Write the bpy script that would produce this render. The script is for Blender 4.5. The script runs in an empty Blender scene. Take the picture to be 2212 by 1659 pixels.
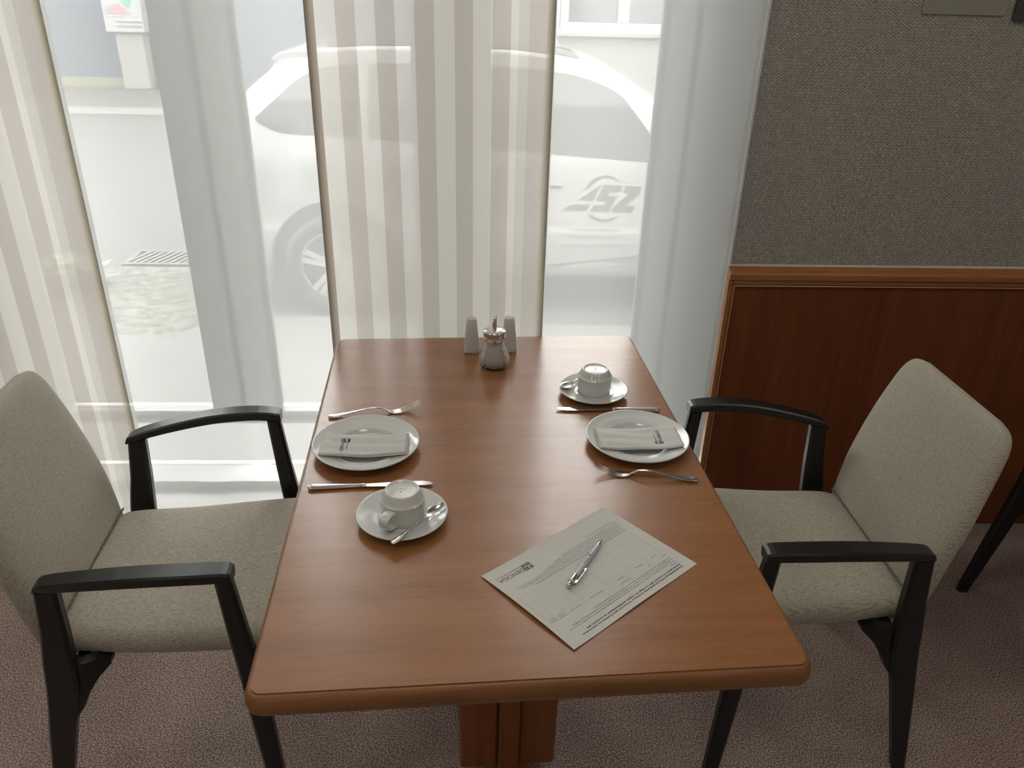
import bpy, bmesh, math, random
from mathutils import Vector, Matrix
random.seed(7)
sc = bpy.context.scene
COL = sc.collection
R = math.radians
# ------------------------------------------------------------ camera, sky, light, exposure
cam_d = bpy.data.cameras.new('camera')
cam_d.sensor_width = 36.0
cam_d.lens = 1698.0 / 2212.0 * 36.0
cam_d.clip_start = 0.02; cam_d.clip_end = 200
cam = bpy.data.objects.new('camera', cam_d); COL.objects.link(cam)
_a = R(3.0); _p = R(26.96); _r = R(1.53)
def _yaw(v): return Vector((math.cos(_a)*v.x+math.sin(_a)*v.y, -math.sin(_a)*v.x+math.cos(_a)*v.y, v.z))
_X = Vector((1,0,0)); _F = Vector((0, math.cos(_p), -math.sin(_p))); _U = _X.cross(_F)
_X2 = _X*math.cos(_r)+_U*math.sin(_r); _U2 = -_X*math.sin(_r)+_U*math.cos(_r)
_X2, _U2, _F = _yaw(_X2), _yaw(_U2), _yaw(_F)
m = Matrix((_X2, _U2, -_F)).transposed().to_4x4(); m.translation = Vector((0, 0, 1.606))
cam.matrix_world = m
sc.camera = cam
w = bpy.data.worlds.new('overcast_sky'); sc.world = w; w.use_nodes = True
SKY = 22.0; FILL = 4.3  # sky strength; glow of the added ceiling fill lights
w.node_tree.nodes['Background'].inputs[0].default_value = (1.0, 0.985, 0.955, 1)
w.node_tree.nodes['Background'].inputs[1].default_value = SKY
sc.view_settings.view_transform = 'Standard'; sc.view_settings.look = 'None'
sc.view_settings.gamma = 1; sc.view_settings.exposure = 0.5; sc.view_settings.use_curve_mapping = False
def portal(name, loc, rot, sx, sy):
    l = bpy.data.lights.new(name, 'AREA'); l.shape = 'RECTANGLE'; l.size = sx; l.size_y = sy
    l.cycles.is_portal = True
    o = bpy.data.objects.new(name, l); COL.objects.link(o); o.location = loc; o.rotation_euler = rot
portal('window_daylight_portal', (-1.22, 2.50, 1.46), (R(-90), 0, 0), 3.85, 2.9)
# ------------------------------------------------------------ materials
def mat(name, col, rough=0.6, metal=0.0, spec=0.5, **kw):
    m = bpy.data.materials.new(name); m.use_nodes = True
    b = m.node_tree.nodes['Principled BSDF']
    b.inputs['Base Color'].default_value = (*col, 1); b.inputs['Roughness'].default_value = rough
    b.inputs['Metallic'].default_value = metal; b.inputs['Specular IOR Level'].default_value = spec
    for k, v in kw.items(): b.inputs[k.replace('_', ' ')].default_value = v
    return m
class NT:
    def __init__(s, m): s.t = m.node_tree; s.n = s.t.nodes; s.b = s.n.get('Principled BSDF')
    def add(s, typ, **kw):
        n = s.n.new(typ)
        for k, v in kw.items():
            if k.startswith('i_'):
                key = k[2:]; n.inputs[int(key) if key.isdigit() else key.replace('_', ' ')].default_value = v
            else: setattr(n, k, v)
        return n
    def link(s, a, b): s.t.links.new(a, b)
    def math(s, op, a, b=None, c=None):
        n = s.n.new('ShaderNodeMath'); n.operation = op
        for i, v in enumerate((a, b, c)):
            if v is None: continue
            if isinstance(v, (int, float)): n.inputs[i].default_value = v
            else: s.link(v, n.inputs[i])
        return n.outputs[0]
    def coords(s, scale=(1,1,1), kind='Object'):
        tc = s.n.new('ShaderNodeTexCoord'); mp = s.n.new('ShaderNodeMapping'); mp.inputs['Scale'].default_value = scale
        s.link(tc.outputs[kind], mp.inputs[0]); return mp.outputs[0]
    def ramp(s, fac, stops, interp='LINEAR'):
        r = s.n.new('ShaderNodeValToRGB'); r.color_ramp.interpolation = interp
        e = r.color_ramp.elements
        e[0].position = stops[0][0]; e[0].color = (*stops[0][1], 1)
        e[1].position = stops[-1][0]; e[1].color = (*stops[-1][1], 1)
        for p, c in stops[1:-1]:
            x = e.new(p); x.color = (*c, 1)
        s.link(fac, r.inputs[0]); return r.outputs[0]
    def bump(s, h, strength=0.3, dist=0.001):
        b = s.n.new('ShaderNodeBump'); b.inputs['Strength'].default_value = strength; b.inputs['Distance'].default_value = dist
        s.link(h, b.inputs['Height']); s.link(b.outputs[0], s.b.inputs['Normal']); return b
def noise(t, co, scale, detail=3, rough=0.5):
    n = t.add('ShaderNodeTexNoise'); n.inputs['Scale'].default_value = scale; n.inputs['Detail'].default_value = detail
    n.inputs['Roughness'].default_value = rough; t.link(co, n.inputs['Vector']); return n.outputs['Fac']
def wood(name, dark, mid, light, grain=(3, 60, 60), rough=0.35, spec=0.5, fine=0.25, bumps=0.1):
    m = mat(name, mid, rough, spec=spec); t = NT(m)
    a = noise(t, t.coords(grain), 1.0, 4, 0.6)
    b = noise(t, t.coords(tuple(g*4.5 for g in grain)), 1.0, 3, 0.7)
    f = t.math('ADD', t.math('MULTIPLY', a, 1-fine), t.math('MULTIPLY', b, fine))
    c = t.ramp(f, [(0.33, dark), (0.5, mid), (0.67, light)])
    t.link(c, t.b.inputs['Base Color'])
    t.bump(b, bumps, 0.0008)
    return m
M = {}
M['laminate'] = wood('cherry_laminate', (0.24, 0.098, 0.036), (0.285, 0.118, 0.043), (0.315, 0.138, 0.053), (2.2, 26, 26), 0.26, 0.75, 0.35, 0.08)
t = NT(M['laminate']); lk = t.b.inputs['Base Color'].links[0]; src_ = lk.from_socket
pores = noise(t, t.coords((34, 620, 620)), 1.0, 2, 0.5)
pf = t.ramp(pores, [(0.60, (0, 0, 0)), (0.70, (1, 1, 1))])
mx = t.add('ShaderNodeMix', data_type='RGBA'); mx.blend_type = 'MULTIPLY'
t.link(t.math('MULTIPLY', pf, 0.22), mx.inputs[0]); t.link(src_, mx.inputs[6]); mx.inputs[7].default_value = (0.30, 0.22, 0.18, 1)
t.link(mx.outputs[2], t.b.inputs['Base Color'])
M['edge_wood'] = wood('solid_cherry_edge', (0.18, 0.075, 0.026), (0.24, 0.100, 0.034), (0.29, 0.127, 0.045), (3, 40, 40), 0.38, 0.5, 0.3, 0.1)
M['column_wood'] = wood('dark_cherry_column', (0.16, 0.055, 0.020), (0.21, 0.072, 0.026), (0.25, 0.09, 0.034), (30, 30, 2), 0.4, 0.4)
M['panel_wood'] = wood('dark_cherry_panel', (0.125, 0.034, 0.012), (0.165, 0.047, 0.016), (0.21, 0.063, 0.022), (22, 22, 1.5), 0.42, 0.3, 0.35, 0.1)
M['trim_wood'] = wood('cherry_moulding', (0.27, 0.105, 0.034), (0.34, 0.135, 0.043), (0.40, 0.165, 0.055), (4, 50, 50), 0.33, 0.5)
M['groove'] = mat('dark_groove', (0.03, 0.012, 0.006), 0.7)
M['bead'] = mat('gilded_bead', (0.55, 0.33, 0.15), 0.35)
M['black_wood'] = mat('black_lacquered_wood', (0.0095, 0.0095, 0.0088), 0.33, spec=0.5)
M['white_paint'] = mat('white_paint', (0.78, 0.77, 0.73), 0.55)
M['frame_white'] = mat('white_window_frame', (0.92, 0.92, 0.91), 0.4)
M['sill'] = mat('pale_stone_sill', (0.84, 0.84, 0.82), 0.5)
M['gasket'] = mat('grey_gasket', (0.07, 0.07, 0.07), 0.7)
M['porcelain'] = mat('white_porcelain', (0.63, 0.65, 0.625), 0.12, spec=0.55, Coat_Weight=0.4, Coat_Roughness=0.04)
M['shaker_china'] = mat('off_white_china', (0.58, 0.575, 0.55), 0.2)
M['steel'] = mat('polished_steel', (0.72, 0.70, 0.67), 0.13, metal=1.0)
M['chrome'] = mat('chrome', (0.7, 0.69, 0.66), 0.10, metal=1.0)
M['satin_chrome'] = mat('satin_chrome', (0.62, 0.61, 0.58), 0.25, metal=1.0)
M['black_ink'] = mat('black_ink', (0.03, 0.03, 0.032), 0.6)
M['grey_ink'] = mat('grey_ink', (0.19, 0.19, 0.185), 0.6)
M['pale_line'] = mat('pale_grey_line', (0.34, 0.34, 0.325), 0.6)
M['navy_ink'] = mat('navy_ink', (0.018, 0.018, 0.075), 0.6)
M['white_ink'] = mat('white_ink', (0.7, 0.7, 0.72), 0.6)
M['dark'] = mat('dark_hole', (0.01, 0.01, 0.01), 0.8)
M['switch_grey'] = mat('anthracite_plastic', (0.055, 0.058, 0.055), 0.4)
M['plate_beige'] = mat('smooth_blank_plate', (0.30, 0.295, 0.26), 0.5)
M['ceiling'] = mat('ceiling_white', (0.75, 0.74, 0.71), 0.8)
M['wall_plain'] = mat('plain_wall', (0.55, 0.53, 0.49), 0.8)
M['lilac'] = mat('lilac_white_plastic', (0.52, 0.50, 0.56), 0.25)
M['sugar'] = mat('white_sugar', (0.62, 0.61, 0.58), 0.85)

# embossed wallpaper: fine chevron relief
m = mat('embossed_chevron_wallpaper', (0.57, 0.545, 0.495), 0.55, spec=0.35); t = NT(m)
sp = t.add('ShaderNodeSeparateXYZ'); t.link(t.coords(), sp.inputs[0])
X_, Z_ = sp.outputs[0], sp.outputs[2]
px = t.math('PINGPONG', t.math('DIVIDE', X_, 0.0125), 0.5)
col_id = t.math('FLOOR', t.math('DIVIDE', X_, 0.00625))
ph = t.math('ADD', t.math('DIVIDE', Z_, 0.0078), t.math('MULTIPLY', px, 1.9))
h1 = t.math('SINE', t.math('MULTIPLY', ph, 2*math.pi))
edge = t.math('ABSOLUTE', t.math('SUBTRACT', t.math('FRACT', t.math('DIVIDE', X_, 0.00625)), 0.5))
h2 = t.math('MULTIPLY', h1, t.math('SUBTRACT', 1.0, t.math('POWER', t.math('MULTIPLY', edge, 2.0), 4.0)))
nz = noise(t, t.coords(), 260, 2)
h3 = t.math('ADD', h2, t.math('MULTIPLY', nz, 0.8))
t.bump(h3, 1.0, 0.0022)
M['wallpaper'] = m

# carpet: short mottled loop pile
m = mat('mauve_grey_carpet', (0.2, 0.15, 0.13), 0.95, spec=0.1); t = NT(m); co = t.coords()
v = t.add('ShaderNodeTexVoronoi'); v.inputs['Scale'].default_value = 330; t.link(co, v.inputs['Vector'])
n1 = noise(t, co, 270, 3, 0.75); n2 = noise(t, co, 6, 2)
f = t.math('ADD', t.math('MULTIPLY', n1, 0.94), t.math('MULTIPLY', n2, 0.06))
c = t.ramp(f, [(0.40, (0.13, 0.088, 0.076)), (0.5, (0.40, 0.300, 0.262)), (0.60, (0.80, 0.650, 0.585))])
t.link(c, t.b.inputs['Base Color'])
t.bump(t.math('ADD', t.math('MULTIPLY', v.outputs['Distance'], 0.8), n1), 1.0, 0.004)
M['carpet'] = m

# woven upholstery with tiny dark dashes
def woven(name, sc1, axis):
    m = mat(name, (0.4, 0.37, 0.31), 0.9, spec=0.15); t = NT(m)
    t.b.inputs['Sheen Weight'].default_value = 0.2
    a = noise(t, t.coords(sc1), 1.0, 2, 0.65); b_ = noise(t, t.coords((1300, 1300, 1300)), 1.0, 1, 0.6)
    sp = t.add('ShaderNodeSeparateXYZ'); t.link(t.coords(), sp.inputs[0])
    row = t.math('SINE', t.math('MULTIPLY', t.math('ADD', sp.outputs[1], sp.outputs[axis]), 2*math.pi/0.0030))
    f = t.math('ADD', t.math('ADD', t.math('MULTIPLY', a, 0.62), t.math('MULTIPLY', b_, 0.38)), t.math('MULTIPLY', row, 0.045))
    c = t.ramp(f, [(0.36, (0.165, 0.150, 0.118)), (0.47, (0.385, 0.355, 0.285)), (0.62, (0.50, 0.465, 0.385))])
    t.link(c, t.b.inputs['Base Color']); t.bump(f, 0.30, 0.0005); return m
M['fabric'] = woven('beige_woven_seat_fabric', (130, 800, 800), 2)
M['fabric_back'] = woven('beige_woven_back_fabric', (800, 800, 130), 0)
M['piping'] = mat('beige_piping', (0.38, 0.34, 0.27), 0.9)
M['thread'] = mat('taupe_thread', (0.24, 0.20, 0.15), 0.9)

# paper / napkin
m = mat('white_paper', (0.58, 0.58, 0.535), 0.75, spec=0.2); M['paper'] = m
m = mat('embossed_white_tissue', (0.62, 0.615, 0.59), 0.9, spec=0.1); t = NT(m); co = t.coords()
wr = noise(t, t.coords((8, 55, 55)), 1.0, 4, 0.6); dots = noise(t, co, 700, 1)
t.bump(t.math('ADD', t.math('MULTIPLY', wr, 2.0), t.math('MULTIPLY', dots, 0.25)), 0.35, 0.003)
M['tissue'] = m

def cloth(name, transp, transl, tint, weave=0.0, diffuse=0.12, stripes=None):
    """thin woven cloth: part open holes, part light scattered through"""
    m = bpy.data.materials.new(name); m.use_nodes = True; t = NT(m)
    for n in list(t.n):
        if n.type != 'OUTPUT_MATERIAL': t.n.remove(n)
    out = [n for n in t.n if n.type == 'OUTPUT_MATERIAL'][0]
    tp = t.add('ShaderNodeBsdfTransparent'); tl = t.add('ShaderNodeBsdfTranslucent'); df = t.add('ShaderNodeBsdfDiffuse')
    tl.inputs[0].default_value = (*tint, 1); df.inputs[0].default_value = (*tint, 1)
    fac = transp
    mx1 = t.add('ShaderNodeMixShader'); mx1.inputs[0].default_value = diffuse
    t.link(tl.outputs[0], mx1.inputs[1]); t.link(df.outputs[0], mx1.inputs[2])
    mx2 = t.add('ShaderNodeMixShader')
    t.link(tp.outputs[0], mx2.inputs[2]); t.link(mx1.outputs[0], mx2.inputs[1])
    if stripes:
        sp = t.add('ShaderNodeSeparateXYZ'); t.link(t.coords(), sp.inputs[0])
        width, cols = stripes
        u = t.math('DIVIDE', sp.outputs[0], width)
        c = t.ramp(u, [(p, c) for p, c, _ in cols], 'CONSTANT')
        al = t.ramp(u, [(p, (a, a, a)) for p, _, a in cols], 'CONSTANT')
        t.link(c, tl.inputs[0]); t.link(c, df.inputs[0]); t.link(al, mx2.inputs[0])
    else:
        mx2.inputs[0].default_value = transp
        if weave:
            n = noise(t, t.coords((260, 260, 900)), 1.0, 2, 0.6)
            t.link(t.math('ADD', t.math('MULTIPLY', n, weave), transp - weave*0.5), mx2.inputs[0])
    t.link(mx2.outputs[0], out.inputs[0])
    return m
M['sheer'] = cloth('sheer_white_voile', 0.19, 0.5, (0.255, 0.255, 0.25), 0.06, 0.38)
M['sheer_hem'] = cloth('doubled_voile_hem', 0.12, 0.7, (0.62, 0.62, 0.61), 0, 0.25)
CR = (0.290, 0.279, 0.261); TP = (0.225, 0.207, 0.190)
st = [(0.0, (0.17, 0.142, 0.118), 0.0), (0.036, CR, 0.05), (0.118, TP, 0.03), (0.199, CR, 0.05), (0.274, TP, 0.03), (0.355, CR, 0.05),
      (0.432, TP, 0.03), (0.511, CR, 0.05), (0.59, TP, 0.03), (0.667, CR, 0.05), (0.743, TP, 0.03), (0.818, CR, 0.05), (0.851, (0.250, 0.242, 0.218), 0.04),
      (0.894, TP, 0.03), (0.966, (0.225, 0.20, 0.155), 0.01)]
M['striped'] = cloth('striped_linen_panel', 0.1, 0.6, CR, diffuse=0.42, stripes=(0.583, st))

def glassy(name, tint, gloss=0.06, rough=0.0):
    m = bpy.data.materials.new(name); m.use_nodes = True; t = NT(m)
    for n in list(t.n):
        if n.type != 'OUTPUT_MATERIAL': t.n.remove(n)
    out = [n for n in t.n if n.type == 'OUTPUT_MATERIAL'][0]
    tp = t.add('ShaderNodeBsdfTransparent'); gl = t.add('ShaderNodeBsdfGlossy'); gl.inputs['Roughness'].default_value = rough
    tp.inputs[0].default_value = (*tint, 1)
    lw = t.add('ShaderNodeFresnel'); lw.inputs[0].default_value = 1.45
    mx = t.add('ShaderNodeMixShader'); t.link(lw.outputs[0], mx.inputs[0]); t.link(tp.outputs[0], mx.inputs[1]); t.link(gl.outputs[0], mx.inputs[2])
    t.link(mx.outputs[0], out.inputs[0]); return m
M['pane'] = glassy('window_glass', (0.98, 0.99, 0.985))
M['jar_glass'] = mat('fluted_glass', (1, 1, 1), 0.02, Transmission_Weight=1.0, IOR=1.45)
# street
def speck(name, col, amt, scale, rough=0.8):
    m = mat(name, col, rough); t = NT(m); n = noise(t, t.coords(), scale, 4, 0.6)
    t.link(t.ramp(n, [(0.35, tuple(c*(1-amt) for c in col)), (0.65, tuple(min(1, c*(1+amt)) for c in col))]), t.b.inputs['Base Color'])
    t.bump(n, 0.4, 0.004); return m
M['asphalt'] = speck('pale_worn_asphalt', (0.045, 0.045, 0.045), 0.25, 40)
M['pavement'] = speck('pale_pavement', (0.045, 0.044, 0.042), 0.12, 12)
M['kerb'] = mat('kerb_stone', (0.089, 0.087, 0.084), 0.8)
M['slab'] = speck('light_concrete_slab', (0.082, 0.082, 0.080), 0.06, 8)
M['bed'] = speck('gravel_and_leaf_litter', (0.065, 0.065, 0.053), 0.5, 18)
M['blue_wall'] = speck('blue_grey_render', (0.035, 0.043, 0.058), 0.08, 2)
M['cream_wall'] = mat('cream_render', (0.128, 0.126, 0.118), 0.8)
M['yellow_base'] = mat('pale_yellow_base', (0.100, 0.097, 0.061), 0.8)
M['building_white'] = mat('white_building_trim', (0.173, 0.175, 0.178), 0.6)
M['dark_glass'] = mat('dark_window_glass', (0.022, 0.024, 0.028), 0.1)
M['car_paint'] = mat('white_car_paint', (0.151, 0.154, 0.154), 0.22, Coat_Weight=0.6)
M['car_glass'] = mat('car_glass', (0.015, 0.019, 0.019), 0.05)
M['car_dark'] = mat('car_dark_trim', (0.017, 0.017, 0.019), 0.6)
M['alloy'] = mat('alloy_rim', (0.139, 0.141, 0.145), 0.3, metal=0.6)
M['decal'] = mat('grey_green_decal', (0.035, 0.042, 0.038), 0.5)
M['decal_light'] = mat('pale_grey_lettering', (0.085, 0.088, 0.086), 0.5)
M['sage'] = mat('sage_stripe', (0.069, 0.083, 0.076), 0.5)
M['foliage'] = mat('dull_green_leaves', (0.16, 0.20, 0.12), 0.7)
M['poster_green'] = mat('poster_mint', (0.049, 0.148, 0.117), 0.6)
M['poster_pink'] = mat('poster_pink', (0.185, 0.092, 0.105), 0.6)
M['poster_white'] = mat('poster_white', (0.162, 0.170, 0.178), 0.6)

# ------------------------------------------------------------ mesh helpers
class MB:
    """collects vertices and faces of one mesh"""
    def __init__(s): s.v = []; s.f = []; s.sm = []
    def add(s, vs, fs, smooth=False):
        o = len(s.v); s.v += [tuple(v) for v in vs]; s.f += [tuple(i+o for i in f) for f in fs]; s.sm += [smooth]*len(fs); return s
    def box(s, x0, x1, y0, y1, z0, z1):
        v = [(x, y, z) for z in (z0, z1) for y in (y0, y1) for x in (x0, x1)]
        return s.add(v, [(0,2,3,1), (4,5,7,6), (0,1,5,4), (2,6,7,3), (0,4,6,2), (1,3,7,5)])
    def prism(s, poly, h0, h1, axis='y'):
        """poly = 2D outline; axis = direction of the extrusion"""
        n = len(poly)
        def P(a, b, h): return {'y': (a, h, b), 'z': (a, b, h), 'x': (h, a, b)}[axis]
        v = [P(a, b, h0) for a, b in poly] + [P(a, b, h1) for a, b in poly]
        f = [tuple(range(n)), tuple(range(2*n-1, n-1, -1))] + [(i, i+n, (i+1) % n+n, (i+1) % n) for i in range(n)]
        return s.add(v, f)
    def loft(s, rings, caps=True, smooth=True, closed=True):
        n = len(rings[0]); v = [p for r in rings for p in r]; f = []
        for i in range(len(rings)-1):
            for j in range(n if closed else n-1):
                k = (j+1) % n; f.append((i*n+j, i*n+k, (i+1)*n+k, (i+1)*n+j))
        s.add(v, f, smooth)
        if caps:
            s.add(rings[0], [tuple(range(n-1, -1, -1))]); s.add(rings[-1], [tuple(range(n))])
        return s
    def lathe(s, prof, n=48, c=(0,0,0), smooth=True, wob=None):
        rings = []
        for r, z in prof:
            rings.append([(c[0]+r*(1+(wob(2*math.pi*j/n, z) if wob else 0))*math.cos(2*math.pi*j/n), c[1]+r*(1+(wob(2*math.pi*j/n, z) if wob else 0))*math.sin(2*math.pi*j/n), c[2]+z) for j in range(n)])
        return s.loft(rings, False, smooth)
    def tube(s, pts, r, n=10, smooth=True):
        pts = [Vector(p) for p in pts]; rings = []
        rr = r if isinstance(r, (list, tuple)) else [r]*len(pts)
        for i, p in enumerate(pts):
            d = (pts[min(i+1, len(pts)-1)]-pts[max(i-1, 0)]).normalized()
            a = d.cross(Vector((0,0,1)));
            if a.length < 1e-3: a = d.cross(Vector((0,1,0)))
            a.normalize(); b = a.cross(d)
            rings.append([tuple(p+(a*math.cos(2*math.pi*j/n)+b*math.sin(2*math.pi*j/n))*rr[i]) for j in range(n)])
        return s.loft(rings, True, smooth)
    def xf(s, mtx):
        s.v = [tuple(mtx @ Vector(v)) for v in s.v]; return s
    def build(s, name, material, parent=None, bevel=0, seg=2, subsurf=0, kind=None, label=None, weld=False):
        me = bpy.data.meshes.new(name); me.from_pydata(s.v, [], s.f)
        me.polygons.foreach_set('use_smooth', s.sm); 
        bm = bmesh.new(); bm.from_mesh(me)
        if weld: bmesh.ops.remove_doubles(bm, verts=bm.verts, dist=1e-5)
        bmesh.ops.recalc_face_normals(bm, faces=bm.faces)
        if bevel:
            ed = [e for e in bm.edges if e.is_manifold and e.calc_face_angle(0) > 0.5]
            bmesh.ops.bevel(bm, geom=ed, offset=bevel, segments=seg, profile=0.5, affect='EDGES')
        bm.to_mesh(me); bm.free(); me.update()
        me.materials.append(material)
        o = bpy.data.objects.new(name, me); COL.objects.link(o)
        if parent: o.parent = parent
        if subsurf:
            md = o.modifiers.new('smooth', 'SUBSURF'); md.levels = subsurf; md.render_levels = subsurf
        if kind: o['kind'] = kind
        if label: o['label'] = label
        return o
def tag(o, label, cat, group=None):
    o['label'] = label; o['category'] = cat
    if group: o['group'] = group
    return o
def thing(name, label, cat, loc=(0,0,0), rz=0, group=None):
    o = bpy.data.objects.new(name, None); COL.objects.link(o); o.location = loc; o.rotation_euler = (0, 0, rz)
    o.empty_display_size = 0.05
    return tag(o, label, cat, group)
def root(name, kind='structure', loc=(0,0,0)):
    o = bpy.data.objects.new(name, None); COL.objects.link(o); o.location = loc; o['kind'] = kind; return o
def dup(src, loc, rz, label, group=None):
    def cp(o, par):
        c = o.copy(); COL.objects.link(c)
        if par: c.parent = par
        for ch in [x for x in kids.get(o, [])]: cp(ch, c)
        return c
    kids = {}
    for o in list(COL.objects):
        if o.parent: kids.setdefault(o.parent, []).append(o)
    c = cp(src, None); c.location = loc; c.rotation_euler = (0, 0, rz); c['label'] = label
    if group: c['group'] = group
    return c
def text_geo(body, size, bold=0.0, width=None, res=2):
    cu = bpy.data.curves.new('lettering', 'FONT'); cu.body = body; cu.size = size; cu.offset = bold; cu.resolution_u = res
    o = bpy.data.objects.new('lettering', cu); COL.objects.link(o)
    dg = bpy.context.evaluated_depsgraph_get(); me = bpy.data.meshes.new_from_object(o.evaluated_get(dg))
    vs = [tuple(v.co) for v in me.vertices]; fs = [tuple(p.vertices) for p in me.polygons]
    bpy.data.objects.remove(o); bpy.data.curves.remove(cu); bpy.data.meshes.remove(me)
    if width and vs:
        x0 = min(v[0] for v in vs); x1 = max(v[0] for v in vs); k = width/(x1-x0)
        vs = [((v[0]-x0)*k, v[1], v[2]) for v in vs]
    return vs, fs
def rrect(w, h, r, n=5):
    pts = []
    for cx, cy, a0 in ((w/2-r, h/2-r, 0), (-w/2+r, h/2-r, 90), (-w/2+r, -h/2+r, 180), (w/2-r, -h/2+r, 270)):
        for k in range(n+1):
            a = R(a0+90*k/n); pts.append((cx+r*math.cos(a), cy+r*math.sin(a)))
    return pts

# ------------------------------------------------------------ room shell
WT = 0.36; WY = 2.125; CEIL = 3.0; XL = -3.4; XR = 3.4; YF = -3.0
MB().box(XL-0.1, XR+0.1, YF-0.1, WY+WT, -0.1, 0.0).build('floor', M['carpet'], kind='structure')
MB().box(XL-0.1, XR+0.1, YF-0.1, WY+WT, CEIL, CEIL+0.1).build('ceiling', M['ceiling'], kind='structure')
MB().box(XL-0.1, XL, YF, WY+WT, 0, CEIL).build('wall_left', M['wall_plain'], kind='structure')
MB().box(XR, XR+0.1, YF, WY+WT, 0, CEIL).build('wall_right', M['wall_plain'], kind='structure')
MB().box(XL, XR, YF-0.1, YF, 0, CEIL).build('wall_front', M['wall_plain'], kind='structure')
OX0, OX1, OZ0, OZ1 = -3.15, 0.721, 0.0, 2.92
wb = MB()
wb.box(OX1, XR, WY+0.002, WY+WT, 0, CEIL); wb.box(XL, OX0, WY+0.002, WY+WT, 0, CEIL)
wb.box(OX0, OX1, WY+0.002, WY+WT, OZ1, CEIL)
wall = wb.build('wall_back', M['white_paint'], kind='structure')
MB().box(0.728, XR, WY-0.0005, WY+0.002, 0.909, CEIL).build('wallpaper', M['wallpaper'], wall, label='embossed grey chevron wallpaper above the panelling')
MB().box(0.722, XR, WY-0.002, WY+0.002, 0.9045, 0.9095).build('sealant_line', M['white_paint'], wall)
# panelling on the right wall
tr = root('trim_1')
cap = [(WY, 0.905), (WY-0.026, 0.892), (WY-0.030, 0.888), (WY-0.030, 0.872), (WY-0.024, 0.868), (WY, 0.868)]
MB().prism(cap, 0.721, XR, 'x').build('cap_rail', M['trim_wood'], tr, bevel=0.0015)
fr = MB().box(0.721, 0.735, WY-0.024, WY, 0.0, 0.868).build('left_stile', M['trim_wood'], tr, bevel=0.002)
MB().box(0.735, XR, WY-0.024, WY, 0.856, 0.868).build('top_moulding', M['trim_wood'], tr, bevel=0.002)
MB().box(0.735, 0.7375, WY-0.020, WY, 0.0, 0.856).box(0.7375, XR, WY-0.020, WY, 0.853, 0.856).build('shadow_groove', M['groove'], tr)
MB().tube([(0.7395, WY-0.020, 0.0), (0.7395, WY-0.020, 0.852)], 0.0022, 8).tube([(0.7395, WY-0.020, 0.8515), (XR, WY-0.020, 0.8515)], 0.0022, 8).build('bead', M['bead'], tr)
MB().box(0.7375, XR, WY-0.014, WY, 0.0, 0.853).build('panel_board', M['panel_wood'], tr)
# window wall: frame, posts, transom, panes
wn = root('window_1')
Y0, Y1 = 2.415, 2.475
GY = 2.445
MB().box(OX0, OX1, 2.128, 2.335, 0.0, 0.005).build('threshold_tile', M['sill'], wn)
MB().box(OX0, OX1, 2.335, Y1, 0.0, 0.030).build('bottom_frame', M['frame_white'], wn, bevel=0.003)
MB().box(OX0, OX1, Y0, Y1, OZ1-0.06, OZ1).build('top_frame', M['frame_white'], wn, bevel=0.003)
centers = [-2.939, -2.224, -1.509, -0.794, -0.0792]
ZB, ZT = 0.269, OZ1-0.06
for c in centers:
    MB().box(c-0.1067, c-0.0128, Y0-0.006, Y1, ZB, ZT).build('post', M['frame_white'], wn, bevel=0.004)
    MB().box(c+0.0106, c+0.1067, Y0-0.006, Y1, ZB, ZT).build('post', M['frame_white'], wn, bevel=0.004)
    MB().box(c-0.0128, c+0.0106, Y0+0.014, Y1, ZB, ZT).build('groove_shade', M['gasket'], wn)  # dark strip stands in for shade in the groove between posts
    MB().box(c+0.1067, c+0.122, Y0+0.002, Y1-0.01, ZB, ZT).build('gasket', M['gasket'], wn)
MB().box(0.547, 0.621, Y0-0.006, Y1, ZB, ZT).build('post', M['frame_white'], wn, bevel=0.004)
MB().box(0.640, 0.721, Y0-0.003, Y1, 0.030, ZT).build('post', M['frame_white'], wn, bevel=0.004)
MB().box(0.621, 0.640, Y0+0.014, Y1, ZB, ZT).build('groove_shade', M['gasket'], wn)  # same dark strip for groove shade at the right post
MB().box(0.531, 0.547, Y0+0.002, Y1-0.01, ZB, ZT).build('gasket', M['gasket'], wn)
MB().box(OX0, 0.640, Y0-0.004, Y1, 0.254, 0.269).build('transom', M['frame_white'], wn, bevel=0.002)
MB().box(OX0, 0.640, Y0+0.012, Y1-0.01, 0.237, 0.254).build('transom_groove', M['gasket'], wn)
MB().box(OX0, 0.640, Y0-0.004, Y1, 0.221, 0.237).build('transom', M['frame_white'], wn, bevel=0.002)
xs = [OX0-0.11]+centers+[0.652]
for i in range(len(xs)-1):
    MB().box(xs[i]+0.104, xs[i+1]-0.104, GY, GY+0.006, ZB, ZT).build('window_pane', M['pane'], wn)
    MB().box(xs[i]+0.05, xs[i+1]-0.012, GY, GY+0.006, 0.030, 0.221).build('lower_pane', M['pane'], wn)
MB().box(-0.96, -0.85, 2.331, 2.335, 0.010, 0.032).build('vent_label', M['sill'], wn)

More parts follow.
